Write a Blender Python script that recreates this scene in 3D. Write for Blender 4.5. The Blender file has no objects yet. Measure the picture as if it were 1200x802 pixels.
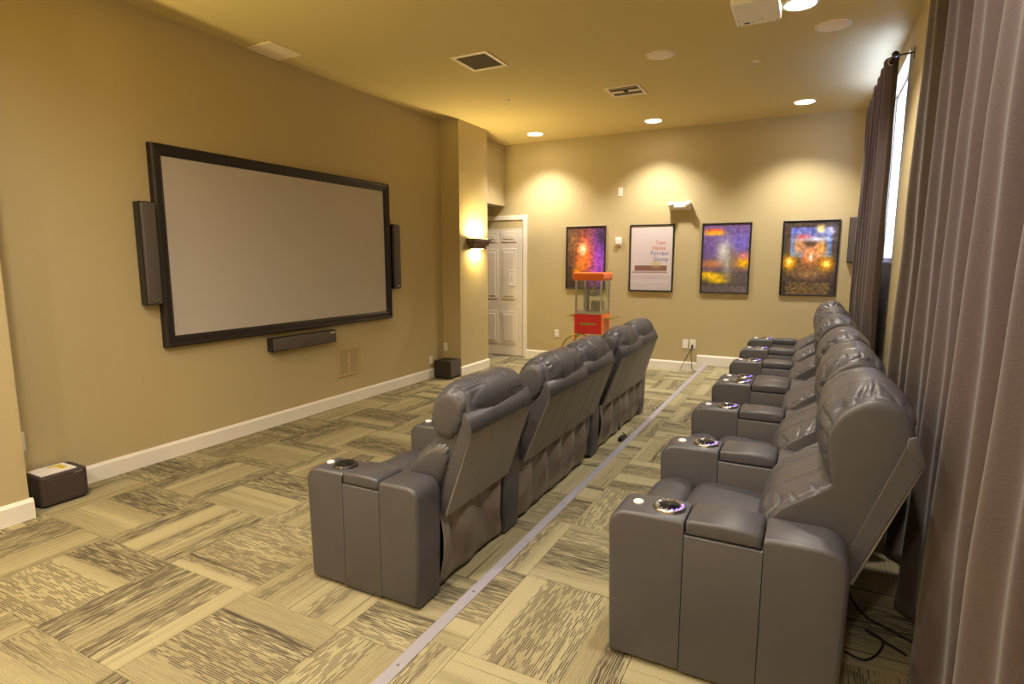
import bpy, bmesh, math, random
import numpy as np
from mathutils import Vector, Matrix, noise
R = random.Random(7)
PI = math.pi
SC = bpy.context.scene
COL = SC.collection

# ------------------------------------------------------------------ camera, world, exposure
CAM_H = 1.53
F_PX, PITCH, YAW = 673.42, 0.14046, 0.47670
cd = bpy.data.cameras.new('camera')
cam = bpy.data.objects.new('camera', cd); COL.objects.link(cam)
cam.location = (0, 0, CAM_H)
cam.rotation_euler = (PI/2 - PITCH, 0, YAW)
cd.sensor_width = 36.0; cd.lens = F_PX*36.0/1200.0; cd.clip_start = 0.02; cd.clip_end = 100
SC.camera = cam
SC.view_settings.view_transform = 'Standard'
SC.view_settings.look = 'None'
SC.view_settings.exposure = 0.40
SC.view_settings.gamma = 1.0
SC.view_settings.use_curve_mapping = False
SC.cycles.use_denoising = True
SC.cycles.max_bounces = 10
SC.cycles.diffuse_bounces = 7
SC.cycles.sample_clamp_indirect = 6.0

CAN_POWER = 46.0        # each recessed downlight
CAN_COL = (1.0, 0.91, 0.78)
SCONCE_POWER = 28.0
SCONCE_COL = (1.0, 0.76, 0.32)
SKY_STRENGTH = 15.0

w = bpy.data.worlds.new('daylight'); SC.world = w; w.use_nodes = True
nt = w.node_tree; bgn = nt.nodes['Background']
bgn.inputs[0].default_value = (0.42, 0.52, 1.0, 1); bgn.inputs[1].default_value = SKY_STRENGTH

# ------------------------------------------------------------------ helpers
def s2l(c):
    c = c/255.0
    return c/12.92 if c <= .04045 else ((c+.055)/1.055)**2.4
def rgb(r, g, b): return (s2l(r), s2l(g), s2l(b), 1)

def mat(name, col, rough=.6, metal=0, bump=None, emit=None, estr=0, spec=.5, var=0, sheen=0, coat=0, aniso=None):
    m = bpy.data.materials.new(name); m.use_nodes = True
    n = m.node_tree.nodes; l = m.node_tree.links; b = n['Principled BSDF']
    b.inputs['Base Color'].default_value = col if len(col) == 4 else (*col, 1)
    b.inputs['Roughness'].default_value = rough; b.inputs['Metallic'].default_value = metal
    b.inputs['Specular IOR Level'].default_value = spec
    if sheen: b.inputs['Sheen Weight'].default_value = sheen; b.inputs['Sheen Roughness'].default_value = .5
    if coat: b.inputs['Coat Weight'].default_value = coat; b.inputs['Coat Roughness'].default_value = .15
    if emit: b.inputs['Emission Color'].default_value = (*emit, 1); b.inputs['Emission Strength'].default_value = estr
    tc = n.new('ShaderNodeTexCoord')
    if var:
        nz = n.new('ShaderNodeTexNoise'); nz.inputs['Scale'].default_value = 3.0; nz.inputs['Detail'].default_value = 5
        l.new(tc.outputs['Object'], nz.inputs['Vector'])
        mx = n.new('ShaderNodeMix'); mx.data_type = 'RGBA'
        c = Vector(col[:3])
        mx.inputs[6].default_value = (*(c*(1-var)), 1); mx.inputs[7].default_value = (*(c*(1+var)), 1)
        l.new(nz.outputs['Fac'], mx.inputs[0]); l.new(mx.outputs[2], b.inputs['Base Color'])
    if bump:
        kind, sc, st = bump
        if kind == 'noise':
            t = n.new('ShaderNodeTexNoise'); t.inputs['Scale'].default_value = sc; t.inputs['Detail'].default_value = 3; o = t.outputs['Fac']
        elif kind == 'voronoi':
            t = n.new('ShaderNodeTexVoronoi'); t.inputs['Scale'].default_value = sc; o = t.outputs['Distance']
        elif kind == 'weave':
            mp = n.new('ShaderNodeMapping'); mp.inputs['Scale'].default_value = (1, .25, 2.2)
            l.new(tc.outputs['Object'], mp.inputs['Vector'])
            t = n.new('ShaderNodeTexNoise'); t.inputs['Scale'].default_value = sc; t.inputs['Detail'].default_value = 4; o = t.outputs['Fac']
            l.new(mp.outputs['Vector'], t.inputs['Vector'])
        if kind != 'weave': l.new(tc.outputs['Object'], t.inputs['Vector'])
        bp = n.new('ShaderNodeBump'); bp.inputs['Strength'].default_value = st; bp.inputs['Distance'].default_value = .004
        l.new(o, bp.inputs['Height']); l.new(bp.outputs['Normal'], b.inputs['Normal'])
    return m

M = {}
M['paint'] = mat('tan_wall_paint', (.475, .395, .222), .75, bump=('noise', 260, .12), spec=.25)
M['ceil'] = mat('tan_ceiling_paint', (.60, .50, .25), .85, bump=('noise', 180, .25), spec=.2)
M['trim'] = mat('white_trim_paint', (.80, .76, .70), .45)
M['door'] = mat('cream_door_paint', (.74, .68, .60), .45)
M['black'] = mat('black_plastic', (.012, .011, .012), .4)
M['dark_frame'] = mat('dark_brown_frame', (.012, .007, .008), .5, var=.2)
M['screen'] = mat('screen_fabric', (.47, .435, .415), .9, spec=.1)
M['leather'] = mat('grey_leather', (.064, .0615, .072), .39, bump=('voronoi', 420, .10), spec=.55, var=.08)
M['leather_back_lit'] = mat('grey_leather_back_lit', (.215, .20, .188), .45, bump=('voronoi', 420, .10), spec=.45, var=.1)  # same leather lightened: brighter light on the backs put into the colour
M['skirt'] = mat('grey_vinyl_skirt_sheen', (.165, .135, .120), .30, bump=('noise', 30, .3), spec=.6, var=.25)  # reddish reflections painted into the colour as brown tint and mottling
M['curtain'] = mat('brown_curtain', (.108, .076, .064), .8, bump=('weave', 90, .55), spec=.2, sheen=.35, var=.06)
M['speaker'] = mat('dark_speaker_cloth', (.085, .070, .068), .55, bump=('noise', 600, .3))
M['speaker_gloss'] = mat('gloss_black_cabinet', (.02, .018, .02), .2)
M['subwoofer'] = mat('black_subwoofer_vinyl', (.022, .016, .012), .45, bump=('noise', 200, .3))
M['subwoofer_brown'] = mat('dark_brown_subwoofer', (.052, .038, .036), .42, bump=('noise', 200, .2))
M['metal'] = mat('brushed_metal', (.62, .60, .60), .28, 1.0)
M['strip'] = mat('aluminium_strip', (.42, .40, .47), .45, .4, bump=('noise', 90, .2))
M['chrome'] = mat('chrome', (.42, .41, .44), .22, 1.0)
M['dark_metal'] = mat('dark_bronze_metal', (.03, .022, .018), .35, .6)
M['red'] = mat('red_enamel', (.60, .018, .022), .35, coat=.3)
M['orange'] = mat('orange_enamel', (.82, .16, .015), .35, coat=.3)
M['brass'] = mat('aged_brass', (.42, .33, .08), .35, .8)
M['white'] = mat('white_plastic', (.82, .79, .74), .4)
M['white_metal'] = mat('white_metal_grille', (.80, .70, .56), .5)
M['tan_metal'] = mat('tan_painted_grille', (.48, .37, .19), .55)
M['filter'] = mat('grey_filter', (.17, .145, .11), .9, bump=('noise', 150, .6))
M['void'] = mat('dark_void', (.006, .006, .006), .9)
M['paper'] = mat('white_paper', (.82, .79, .78), .8)
M['print_grey'] = mat('grey_print', (.45, .43, .47), .8)
M['yellow'] = mat('yellow_print', (.72, .55, .02), .6)
M['cord'] = mat('black_cord', (.012, .011, .012), .5)
M['base'] = mat('dark_base', (.02, .018, .018), .7)
M['sconce'] = mat('bronze_sconce', (.14, .115, .10), .4, .4)
M['lamp'] = mat('lamp_lens', (.9, .85, .75), .4, emit=(1, .86, .66), estr=22)
M['sconce_lamp'] = mat('sconce_bulb', (.9, .8, .5), .4, emit=(1, .72, .25), estr=14)
M['led'] = mat('violet_led_ring', (.3, .2, .8), .3, emit=(.22, .13, 1.0), estr=1.3)
M['carpet_base'] = mat('carpet_backing', (.10, .085, .055), .95)
M['lining'] = mat('pale_mauve_lining', (.30, .19, .17), .8, sheen=.2)
M['txt_red'] = mat('red_lettering', (.50, .10, .08), .7)
M['txt_blue'] = mat('blue_lettering', (.10, .12, .40), .7)
M['kettle'] = mat('kettle_steel', (.34, .32, .30), .4, .6)
M['seam'] = mat('pale_grey_stitching', (.15, .145, .155), .5)
M['button'] = mat('pale_button', (.85, .84, .82), .35)
M['cup'] = mat('dark_cup_ring', (.10, .095, .10), .18, .9)

def glass(name, tint, gl=.04):
    m = bpy.data.materials.new(name); m.use_nodes = True
    n = m.node_tree.nodes; l = m.node_tree.links; n.remove(n['Principled BSDF'])
    tr = n.new('ShaderNodeBsdfTransparent'); tr.inputs[0].default_value = (*tint, 1)
    g = n.new('ShaderNodeBsdfGlossy'); g.inputs['Roughness'].default_value = .03
    mx = n.new('ShaderNodeMixShader'); mx.inputs[0].default_value = gl; l.new(tr.outputs[0], mx.inputs[1]); l.new(g.outputs[0], mx.inputs[2])
    l.new(mx.outputs[0], n['Material Output'].inputs[0]); return m
M['glass'] = glass('clear_glass', (.96, .98, .97))

# curtain lets a little daylight through
n = M['curtain'].node_tree.nodes; l = M['curtain'].node_tree.links
tl = n.new('ShaderNodeBsdfTranslucent'); tl.inputs[0].default_value = (.17, .125, .12, 1)
mx = n.new('ShaderNodeMixShader'); mx.inputs[0].default_value = .32
l.new(n['Principled BSDF'].outputs[0], mx.inputs[1]); l.new(tl.outputs[0], mx.inputs[2]); l.new(mx.outputs[0], n['Material Output'].inputs[0])

def carpet_material():
    m = bpy.data.materials.new('striped_carpet_tile'); m.use_nodes = True
    n = m.node_tree.nodes; l = m.node_tree.links; b = n['Principled BSDF']
    b.inputs['Roughness'].default_value = .95; b.inputs['Specular IOR Level'].default_value = .1
    tc = n.new('ShaderNodeTexCoord'); oi = n.new('ShaderNodeObjectInfo'); sx = n.new('ShaderNodeSeparateXYZ')
    l.new(tc.outputs['Object'], sx.inputs[0])
    def math_(op, a, b_=None, clamp=False):
        q = n.new('ShaderNodeMath'); q.operation = op; q.use_clamp = clamp
        for i, v in enumerate((a, b_)):
            if v is None: continue
            if isinstance(v, (int, float)): q.inputs[i].default_value = v
            else: l.new(v, q.inputs[i])
        return q.outputs[0]
    rnd = math_('MULTIPLY', oi.outputs['Random'], 137.0)
    def tex(su, sv, off, detail=2.0, rough=.5):
        u = math_('ADD', math_('MULTIPLY', sx.outputs['X'], su), math_('ADD', rnd, off))
        v = math_('ADD', math_('MULTIPLY', sx.outputs['Y'], sv), rnd)
        c = n.new('ShaderNodeCombineXYZ'); l.new(u, c.inputs[0]); l.new(v, c.inputs[1]); c.inputs[2].default_value = off
        t = n.new('ShaderNodeTexNoise'); t.inputs['Scale'].default_value = 1; t.inputs['Detail'].default_value = detail
        t.inputs['Roughness'].default_value = rough
        l.new(c.outputs[0], t.inputs['Vector']); return t.outputs['Fac']
    def ramp(v, a, b_):
        q = n.new('ShaderNodeMapRange'); q.inputs[1].default_value = a; q.inputs[2].default_value = b_; q.clamp = True
        l.new(v, q.inputs[0]); return q.outputs[0]
    zone = ramp(tex(6.0, .12, 3.1, 0.0), .46, .50)              # wide bands: where the dense dashes run
    zone2 = ramp(tex(8.0, .12, 11.7, 1.0), .42, .58)            # olive under-band
    # regular rows of dashes: each row of loops is dark or pale along its run
    wob = math_('MULTIPLY', math_('SUBTRACT', tex(14.0, 6.0, 31.0, 2.0), .5), .010)
    rows = math_('MULTIPLY', math_('ADD', sx.outputs['X'], wob), 112.0)
    ri = math_('FLOOR', rows); rf = math_('FRACT', rows)
    cxyz = n.new('ShaderNodeCombineXYZ'); l.new(math_('ADD', math_('MULTIPLY', ri, 7.31), rnd), cxyz.inputs[0])
    l.new(math_('ADD', math_('MULTIPLY', sx.outputs['Y'], 11.0), rnd), cxyz.inputs[1])
    rn = n.new('ShaderNodeTexNoise'); rn.inputs['Scale'].default_value = 1; rn.inputs['Detail'].default_value = 1.5; l.new(cxyz.outputs[0], rn.inputs['Vector'])
    on = ramp(rn.outputs['Fac'], .44, .52)
    line = ramp(math_('ABSOLUTE', math_('SUBTRACT', rf, .5)), .36, .20)
    dash = math_('MULTIPLY', on, line)
    blur = ramp(tex(150.0, 7.0, 21.3, 1.5, .5), .46, .60)
    pick = ramp(tex(3.0, .05, 91.0, 0.0), .46, .54)
    thin = ramp(tex(120.0, .8, 41.9, 1.0), .64, .69)            # long thin lines
    bold = ramp(tex(52.0, .5, 57.3, 0.0), .77, .80)             # a few bold lines
    fine = ramp(tex(210.0, 9.0, 77.3, 2.0), .40, .66)
    def mixc(f, a, b_):
        q = n.new('ShaderNodeMix'); q.data_type = 'RGBA'
        l.new(f, q.inputs[0])
        for i, v in ((6, a), (7, b_)):
            if isinstance(v, tuple): q.inputs[i].default_value = v
            else: l.new(v, q.inputs[i])
        return q.outputs[2]
    cream = (.42, .375, .225, 1); olive = (.31, .27, .155, 1); dark = (.075, .060, .048, 1); mid = (.21, .175, .115, 1)
    c = mixc(math_('MULTIPLY', zone2, .60), cream, olive)
    c = mixc(math_('MULTIPLY', math_('MULTIPLY', fine, zone2), .45), c, mid)
    c = mixc(math_('MULTIPLY', math_('MULTIPLY', dash, zone), .80), c, dark)
    c = mixc(math_('MULTIPLY', math_('MULTIPLY', math_('MULTIPLY', blur, zone), pick), .82), c, dark)
    c = mixc(math_('MULTIPLY', thin, .5), c, dark)
    c = mixc(math_('MULTIPLY', bold, .75), c, dark)
    sp = n.new('ShaderNodeTexNoise'); sp.inputs['Scale'].default_value = 320; l.new(tc.outputs['Object'], sp.inputs['Vector'])
    c2 = n.new('ShaderNodeMix'); c2.data_type = 'RGBA'; c2.blend_type = 'MULTIPLY'; c2.inputs[0].default_value = .55
    l.new(c, c2.inputs[6]); rr = ramp(sp.outputs['Fac'], .2, .62)
    cc = n.new('ShaderNodeCombineColor'); [l.new(rr, cc.inputs[i]) for i in range(3)]
    l.new(cc.outputs[0], c2.inputs[7])
    l.new(c2.outputs[2], b.inputs['Base Color'])
    bp = n.new('ShaderNodeBump'); bp.inputs['Strength'].default_value = .5; bp.inputs['Distance'].default_value = .004
    l.new(sp.outputs['Fac'], bp.inputs['Height']); l.new(bp.outputs['Normal'], b.inputs['Normal'])
    return m
M['carpet'] = carpet_material()

# ------------------------------------------------------------------ object helpers
def obj(name, bm, m, parent=None, loc=None, smooth=False, kind=None):
    me = bpy.data.meshes.new(name)
    if isinstance(bm, bmesh.types.BMesh):
        bmesh.ops.recalc_face_normals(bm, faces=bm.faces[:])
        bm.to_mesh(me); bm.free()
    else:
        me.from_pydata(*bm); me.update()
    if smooth:
        for p in me.polygons: p.use_smooth = True
    if m is not None: me.materials.append(m)
    o = bpy.data.objects.new(name, me); COL.objects.link(o)
    if parent is not None: o.parent = parent
    if loc is not None: o.location = loc
    if kind: o['kind'] = kind
    return o

def thing(name, label, cat, loc=(0, 0, 0), rotz=0, group=None):
    o = bpy.data.objects.new(name, None); COL.objects.link(o)
    o.location = loc; o.rotation_euler = (0, 0, rotz); o.empty_display_size = .1
    return tag(o, label, cat, group)
def tag(o, label, cat, group=None):
    o['label'] = label; o['category'] = cat
    if group: o['group'] = group
    return o
def struct(name, bm, m, **k): return obj(name, bm, m, kind='structure', **k)

def merge(bm, src):
    me = bpy.data.meshes.new('tmp'); src.to_mesh(me); src.free(); bm.from_mesh(me); bpy.data.meshes.remove(me)
def box(bm, x0, x1, y0, y1, z0, z1, r=0, seg=2, mtx=None):
    t = bmesh.new(); bmesh.ops.create_cube(t, size=1)
    for v in t.verts:
        v.co = Vector((x0+(v.co.x+.5)*(x1-x0), y0+(v.co.y+.5)*(y1-y0), z0+(v.co.z+.5)*(z1-z0)))
    if r: bmesh.ops.bevel(t, geom=t.edges[:], offset=r, segments=seg, affect='EDGES', profile=.5)
    if mtx is not None: bmesh.ops.transform(t, matrix=mtx, verts=t.verts)
    merge(bm, t); return bm
def B(*a, **k): return box(bmesh.new(), *a, **k)
def prism(bm, prof, y0, y1, r=0, seg=2, axis='y', keep=()):
    """extrude a closed (a, b) outline; axis y: (x, z) outline, axis x: (y, z), axis z: (x, y)"""
    t = bmesh.new()
    def P(a, b, c):
        return {'y': (a, c, b), 'x': (c, a, b), 'z': (a, b, c)}[axis]
    f0 = [t.verts.new(P(a, b, y0)) for a, b in prof]; f1 = [t.verts.new(P(a, b, y1)) for a, b in prof]
    n = len(prof)
    for i in range(n): t.faces.new((f0[i], f0[(i+1) % n], f1[(i+1) % n], f1[i]))
    e0 = t.faces.new(f0); e1 = t.faces.new(f1)
    bmesh.ops.recalc_face_normals(t, faces=t.faces[:])
    if r:
        ed = [e for e in t.edges if e0 in e.link_faces or e1 in e.link_faces]
        ed = [e for e in ed if not any(all(abs(v.co.x-kx) < .001 for v in e.verts) for kx in keep)]
        bmesh.ops.bevel(t, geom=ed, offset=r, segments=seg, affect='EDGES', profile=.5)
    merge(bm, t); return bm
def lathe(bm, prof, n=24, mtx=None, cap=True):
    t = bmesh.new(); rings = []
    for r, z in prof:
        rings.append([t.verts.new((r*math.cos(2*PI*i/n), r*math.sin(2*PI*i/n), z)) for i in range(n)])
    for a, b in zip(rings, rings[1:]):
        for i in range(n): t.faces.new((a[i], a[(i+1) % n], b[(i+1) % n], b[i]))
    if cap:
        if prof[0][0] > 1e-5: t.faces.new(rings[0])
        if prof[-1][0] > 1e-5: t.faces.new(rings[-1])
    bmesh.ops.remove_doubles(t, verts=t.verts, dist=1e-6)
    if mtx is not None: bmesh.ops.transform(t, matrix=mtx, verts=t.verts)
    merge(bm, t); return bm
def tube(bm, pts, r, n=8, closed=False):
    t = bmesh.new(); pts = [Vector(p) for p in pts]; rings = []; N = len(pts)
    for i, p in enumerate(pts):
        a = pts[(i-1) % N] if closed or i else pts[0]; b = pts[(i+1) % N] if closed or i < N-1 else pts[-1]
        d = (b-a).normalized(); u = d.orthogonal().normalized() if i == 0 else (u - d*u.dot(d)).normalized()
        v = d.cross(u)
        rings.append([t.verts.new(p+r*(math.cos(2*PI*k/n)*u+math.sin(2*PI*k/n)*v)) for k in range(n)])
    for i in range(N if closed else N-1):
        a = rings[i]; b = rings[(i+1) % N]
        for k in range(n): t.faces.new((a[k], a[(k+1) % n], b[(k+1) % n], b[k]))
    if not closed: t.faces.new(rings[0]); t.faces.new(rings[-1])
    merge(bm, t); return bm
def spline(pts, n, closed=True):
    P = [Vector(p) for p in pts]; N = len(P); out = []
    S = N if closed else N-1
    for i in range(S):
        g = lambda k: P[k % N] if closed else P[max(0, min(N-1, k))]
        a, b, c, d = g(i-1), g(i), g(i+1), g(i+2)
        for j in range(n):
            t = j/n
            out.append(.5*((2*b)+(c-a)*t+(2*a-5*b+4*c-d)*t*t+(3*b-a-3*c+d)*t**3))
    if not closed: out.append(P[-1].copy())
    return out

# ------------------------------------------------------------------ the room
XL, XN, YN = -4.36, -4.06, 1.58        # screen wall, nearer jog in it, where the jog ends
XC, YC0, YC1 = -4.08, 6.42, 7.15       # pilaster
YF, XR, YB = 8.2, .58, -3.0
HC, PZ, XP = 3.31, .10, -1.236          # ceiling, platform height and edge
T = .15
fl = struct('floor', B(XL-1.3, XP, YB, YF, -.12, -.006), M['carpet_base'])
pf = struct('riser_platform', B(XP+.012, XR, YB, YF, -.12, PZ-.006), M['carpet_base'])
struct('ceiling', B(XL-1.3, XR+.2, YB-.2, YF+.2, HC, HC+.1), M['ceil'])
struct('wall_left', B(XL-T, XL, YN-.02, YC1-.05, 0, HC), M['paint'])
struct('wall_left_near', B(XL-T, XN, YB, YN, 0, HC), M['paint'])
struct('wall_back', B(XL-1.3, XR+.2, YB-T, YB, -.1, HC), M['paint'])
struct('wall_far', B(XL-1.3, XR+.2, YF, YF+T, -.1, HC), M['paint'])
struct('wall_pilaster', B(XL-.3, XC, YC0, YC1, 0, HC), M['paint'])
struct('wall_bulkhead', B(XL-T, XL, YC1, YF, 2.385, HC), M['paint'])
bm = B(XL-1.3, XL-T-.001, YC1, YF, 2.385, 2.45); box(bm, XL-1.3, XL-1.15, YC1-.1, YF, 0, 2.45); box(bm, XL-1.3, XL-.3, YC1-.12, YC1, 0, 2.45)
struct('wall_alcove', bm, M['paint'])

WINS = [(5.66, 7.22, 1.53, 3.17), (1.1, 3.25, 1.08, 3.12)]
bm = bmesh.new()
ys = [YB, WINS[1][0], WINS[1][1], WINS[0][0], WINS[0][1], YF]
for k in (0, 2, 4): box(bm, XR, XR+.2, ys[k], ys[k+1], -.1, HC)
for y0, y1, z0, z1 in WINS:
    box(bm, XR, XR+.2, y0, y1, -.1, z0); box(bm, XR, XR+.2, y0, y1, z1, HC)
struct('wall_right', bm, M['paint'])
for k, (y0, y1, z0, z1) in enumerate(WINS):
    g = obj('window_%d' % (k+1), B(XR+.118, XR+.124, y0+.03, y1-.03, z0+.03, z1-.03), M['glass'], kind='structure')
    f = bmesh.new(); ym = (y0+y1)/2
    for a in ((y0, y0+.022, z0, z1), (y1-.022, y1, z0, z1), (y0, y1, z0, z0+.03), (y0, y1, z1-.022, z1), (ym-.025, ym+.025, z0, z1)):
        box(f, XR+.09, XR+.15, *a)
    obj('window_frame', f, M['white'], g)
    obj('window_sill', B(XR-.012, XR+.11, y0-.02, y1+.02, z0-.025, z0, r=.004), M['trim'], g)

def baseboard(name, prof_axis, a0, a1, wall, side, z0, h=.125):
    """side: +1 stands to +axis of the wall plane"""
    d = .016
    prof = [(wall, z0), (wall+side*d, z0), (wall+side*d, z0+h-.02), (wall+side*d*.55, z0+h-.006), (wall+side*d*.4, z0+h), (wall, z0+h)]
    return struct(name, prism(bmesh.new(), prof, a0, a1, axis=prof_axis), M['trim'])
baseboard('baseboard_left', 'y', YN, YC0, XL, 1, 0)
baseboard('baseboard_left_near', 'y', YB, YN+.016, XN, 1, 0)
baseboard('baseboard_jog', 'x', XL+.016, XN, YN, 1, 0)
baseboard('baseboard_pilaster', 'y', YC0-.016, YC1+.016, XC, 1, 0)
baseboard('baseboard_pilaster_side', 'x', XL+.016, XC, YC0, -1, 0)
baseboard('baseboard_far', 'x', -3.965, -1.335, YF, -1, 0)
baseboard('baseboard_platform', 'x', -1.335, XR, YF, -1, 0.0, .235)
baseboard('baseboard_right', 'y', YB, YF, XR, -1, PZ)

# carpet tiles, quarter-turned like a chequerboard
S = .58; X0, Y0 = -2.81, 1.06
def tile_mesh(w, d):
    b = bmesh.new(); g = .0012; e = .003
    lo = [b.verts.new((x, y, -.006)) for x, y in ((-w/2, -d/2), (w/2, -d/2), (w/2, d/2), (-w/2, d/2))]
    hi = [b.verts.new((x, y, 0)) for x, y in ((-w/2+g, -d/2+g), (w/2-g, -d/2+g), (w/2-g, d/2-g), (-w/2+g, d/2-g))]
    b.faces.new(hi)
    for i in range(4): b.faces.new((lo[i], lo[(i+1) % 4], hi[(i+1) % 4], hi[i]))
    return b
tcache = {}
def lay(parent, x0, x1, y0, y1, z):
    i0 = math.floor((x0-X0)/S); i1 = math.ceil((x1-X0)/S); j0 = math.floor((y0-Y0)/S); j1 = math.ceil((y1-Y0)/S)
    for i in range(i0, i1):
        for j in range(j0, j1):
            a, b_ = max(x0, X0+i*S), min(x1, X0+(i+1)*S); c, d = max(y0, Y0+j*S), min(y1, Y0+(j+1)*S)
            if b_-a < .02 or d-c < .02: continue
            turn = (i+j) % 2 == 1     # odd: stripes run along x
            wdt, dep = (d-c, b_-a) if turn else (b_-a, d-c)
            key = (round(wdt, 3), round(dep, 3))
            if key not in tcache:
                o = obj('carpet_tile', tile_mesh(wdt, dep), M['carpet'], parent); tcache[key] = o.data
            else:
                o = bpy.data.objects.new('carpet_tile', tcache[key]); COL.objects.link(o); o.parent = parent
            o.location = ((a+b_)/2, (c+d)/2, z)
            if turn: o.rotation_euler = (0, 0, PI/2 if R.random() < .5 else -PI/2)
            elif R.random() < .5: o.rotation_euler = (0, 0, PI)
lay(fl, XL, XP, -.1, YF, 0)
lay(fl, XL-1.15, XL, YC1+.02, YF, 0)
lay(pf, XP+.012, XR, -.1, YF, PZ)
# metal nosing along the platform edge
prof = [(XP-.012, 0), (XP+.012, 0), (XP+.012, PZ-.004), (XP+.045, PZ-.004), (XP+.045, PZ+.003), (XP-.004, PZ+.004), (XP-.012, PZ-.004)]
st = obj('edge_strip', prism(bmesh.new(), prof, YB, YF-.02), M['strip'])
tag(st, 'long silver metal strip along the edge of the carpeted step between the rows', 'edge strip')
for k in range(14):
    obj('screw', lathe(bmesh.new(), [(.006, 0), (.005, .0015), (0, .002)], 10), M['metal'], st, (XP+.02, .95+k*.52, PZ+.0036))

# door in the far wall with its casing and tan header panel
DX0, DX1, DH = -4.85, -4.04, 2.03
d = struct('door_1', B(DX0, DX1, YF-.03, YF-.002, .012, DH), M['door'])
for (a, b_) in ((DX0+.10, DX0+.375), (DX1-.375, DX1-.10)):
    for (z0, z1) in ((.20, .73), (.92, 1.72), (1.82, 1.985)):
        q = bmesh.new()
        box(q, a, b_, YF-.037, YF-.028, z0, z1, r=.006)
        box(q, a+.045, b_-.045, YF-.043, YF-.03, z0+.05, z1-.05 if z1-z0 > .2 else z1-.045, r=.005)
        obj('door_panel', q, M['door'], d)
kn = bmesh.new(); lathe(kn, [(.026, 0), (.026, .006), (.010, .01), (.010, .035), (.026, .045), (.028, .06), (.018, .072), (0, .074)], 20, Matrix.Translation((DX0+.065, YF-.03, .95)) @ Matrix.Rotation(PI/2, 4, 'X'))
obj('door_knob', kn, M['metal'], d, smooth=True)
bm = bmesh.new()
box(bm, DX1+.01, DX1+.075, YF-.024, YF, 0, 2.235, r=.004); box(bm, DX0-.075, DX0-.01, YF-.024, YF, 0, 2.235, r=.004); box(bm, DX0-.01, DX1+.01, YF-.024, YF, 2.165, 2.235, r=.004)
struct('trim_1', bm, M['trim'])
struct('trim_2', B(DX0-.01, DX1+.01, YF-.012, YF, 2.032, 2.165), M['paint'])
pp = obj('paper_notice', B(-4.275, -4.155, YF-.047, YF-.045, 1.135, 1.40), M['paper'])
tag(pp, 'white paper notice taped to the upper panel of the cream door', 'paper')
q = bmesh.new()
obj('printed_line', box(q, -4.255, -4.175, YF-.0478, YF-.047, 1.355, 1.363), M['print_grey'], pp)
for k in range(5): obj('printed_line', B(-4.245+.004*k, -4.185-.006*k, YF-.0478, YF-.047, 1.20+.022*k, 1.207+.022*k), M['print_grey'], pp)

# ------------------------------------------------------------------ recliners
SEAM_PTS = []
def cushion(prof, half, nprof=7, nexp=6, wr=0.0, fr=24, seam=None, seed=0, crown=0, wr_edge=.35, ts=None, bulge=0):
    """puffy pad: a closed xz outline swept along y and rounded over at both ends"""
    P = spline([(a, b, 0) for a, b in prof], nprof); n = len(P)
    c = Vector((sum(p.x for p in P)/n, sum(p.y for p in P)/n, 0))
    nor = []
    for i in range(n):
        d = (P[(i+1) % n]-P[i-1]).normalized(); nn = Vector((d.y, -d.x, 0))
        if nn.dot(P[i]-c) < 0 and False: nn = -nn
        nor.append(nn)
    area = sum(P[i].x*P[(i+1) % n].y-P[(i+1) % n].x*P[i].y for i in range(n))
    if area < 0: nor = [-q for q in nor]
    arc = [0]
    for i in range(1, n): arc.append(arc[-1]+(P[i]-P[i-1]).length)
    if ts is None:
        h = [0, .10, .20, .29, .325, .34, .35, .36, .375, .41, .46, .54, .61, .67, .72, .76, .785, .805, .825, .84, .852, .865, .878, .89, .915, .94, .96, .975, .988, .996, 1.0]
        ts = [-t for t in reversed(h[1:])]+h
    V = []; F = []; SEAM_PTS.clear()
    for t in ts:
        s = max(0, 1-abs(t)**nexp)**(1/nexp); s = max(s, .02)
        for i, p in enumerate(P):
            q = c+(p-c)*(.12+.88*s if s > .05 else s)
            e = math.exp(-((1-abs(t))/wr_edge)**2)
            dsp = 0
            if wr:
                # gathers run out of the side seams: ridged noise, stretched across the cushion
                n1 = noise.noise((arc[i]*fr*.45+seed*7+1.5*noise.noise((arc[i]*5, t*2, seed)), t*.9+seed, seed*1.7))
                n2 = noise.noise((arc[i]*fr*.9+seed*3, t*1.7, 4.4+seed))
                dsp -= wr*(.03+e)*max(0, 1-abs(n1)*5.0)**1.3
                dsp += wr*.45*(.06+e)*n2
                dsp += wr*.5*noise.noise((arc[i]*6+seed, t*2.0+seed, 1.1))
            if seam: dsp -= .006*math.exp(-((abs(t)-.345)/.012)**2)
            if seam: dsp -= .007*math.exp(-((abs(t)-seam)/.014)**2)
            if bulge: dsp += bulge*(1-t*t)
            q = q+nor[i]*dsp*min(1, max(0, (s-.62)/.3))
            V.append((q.x, t*half, q.y))
            if seam and abs(abs(t)-seam) < .006: SEAM_PTS.append((t > 0, (q.x, t*half, q.y)))
    for j in range(len(ts)-1):
        for i in range(n):
            a = j*n+i; b_ = j*n+(i+1) % n
            F.append((a, b_, b_+n, a+n))
    F.append(tuple(range(n))); F.append(tuple(range((len(ts)-1)*n, len(ts)*n))[::-1])
    b = bmesh.new(); vs = [b.verts.new(v) for v in V]
    for f in F: b.faces.new([vs[k] for k in f])
    return b

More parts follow.
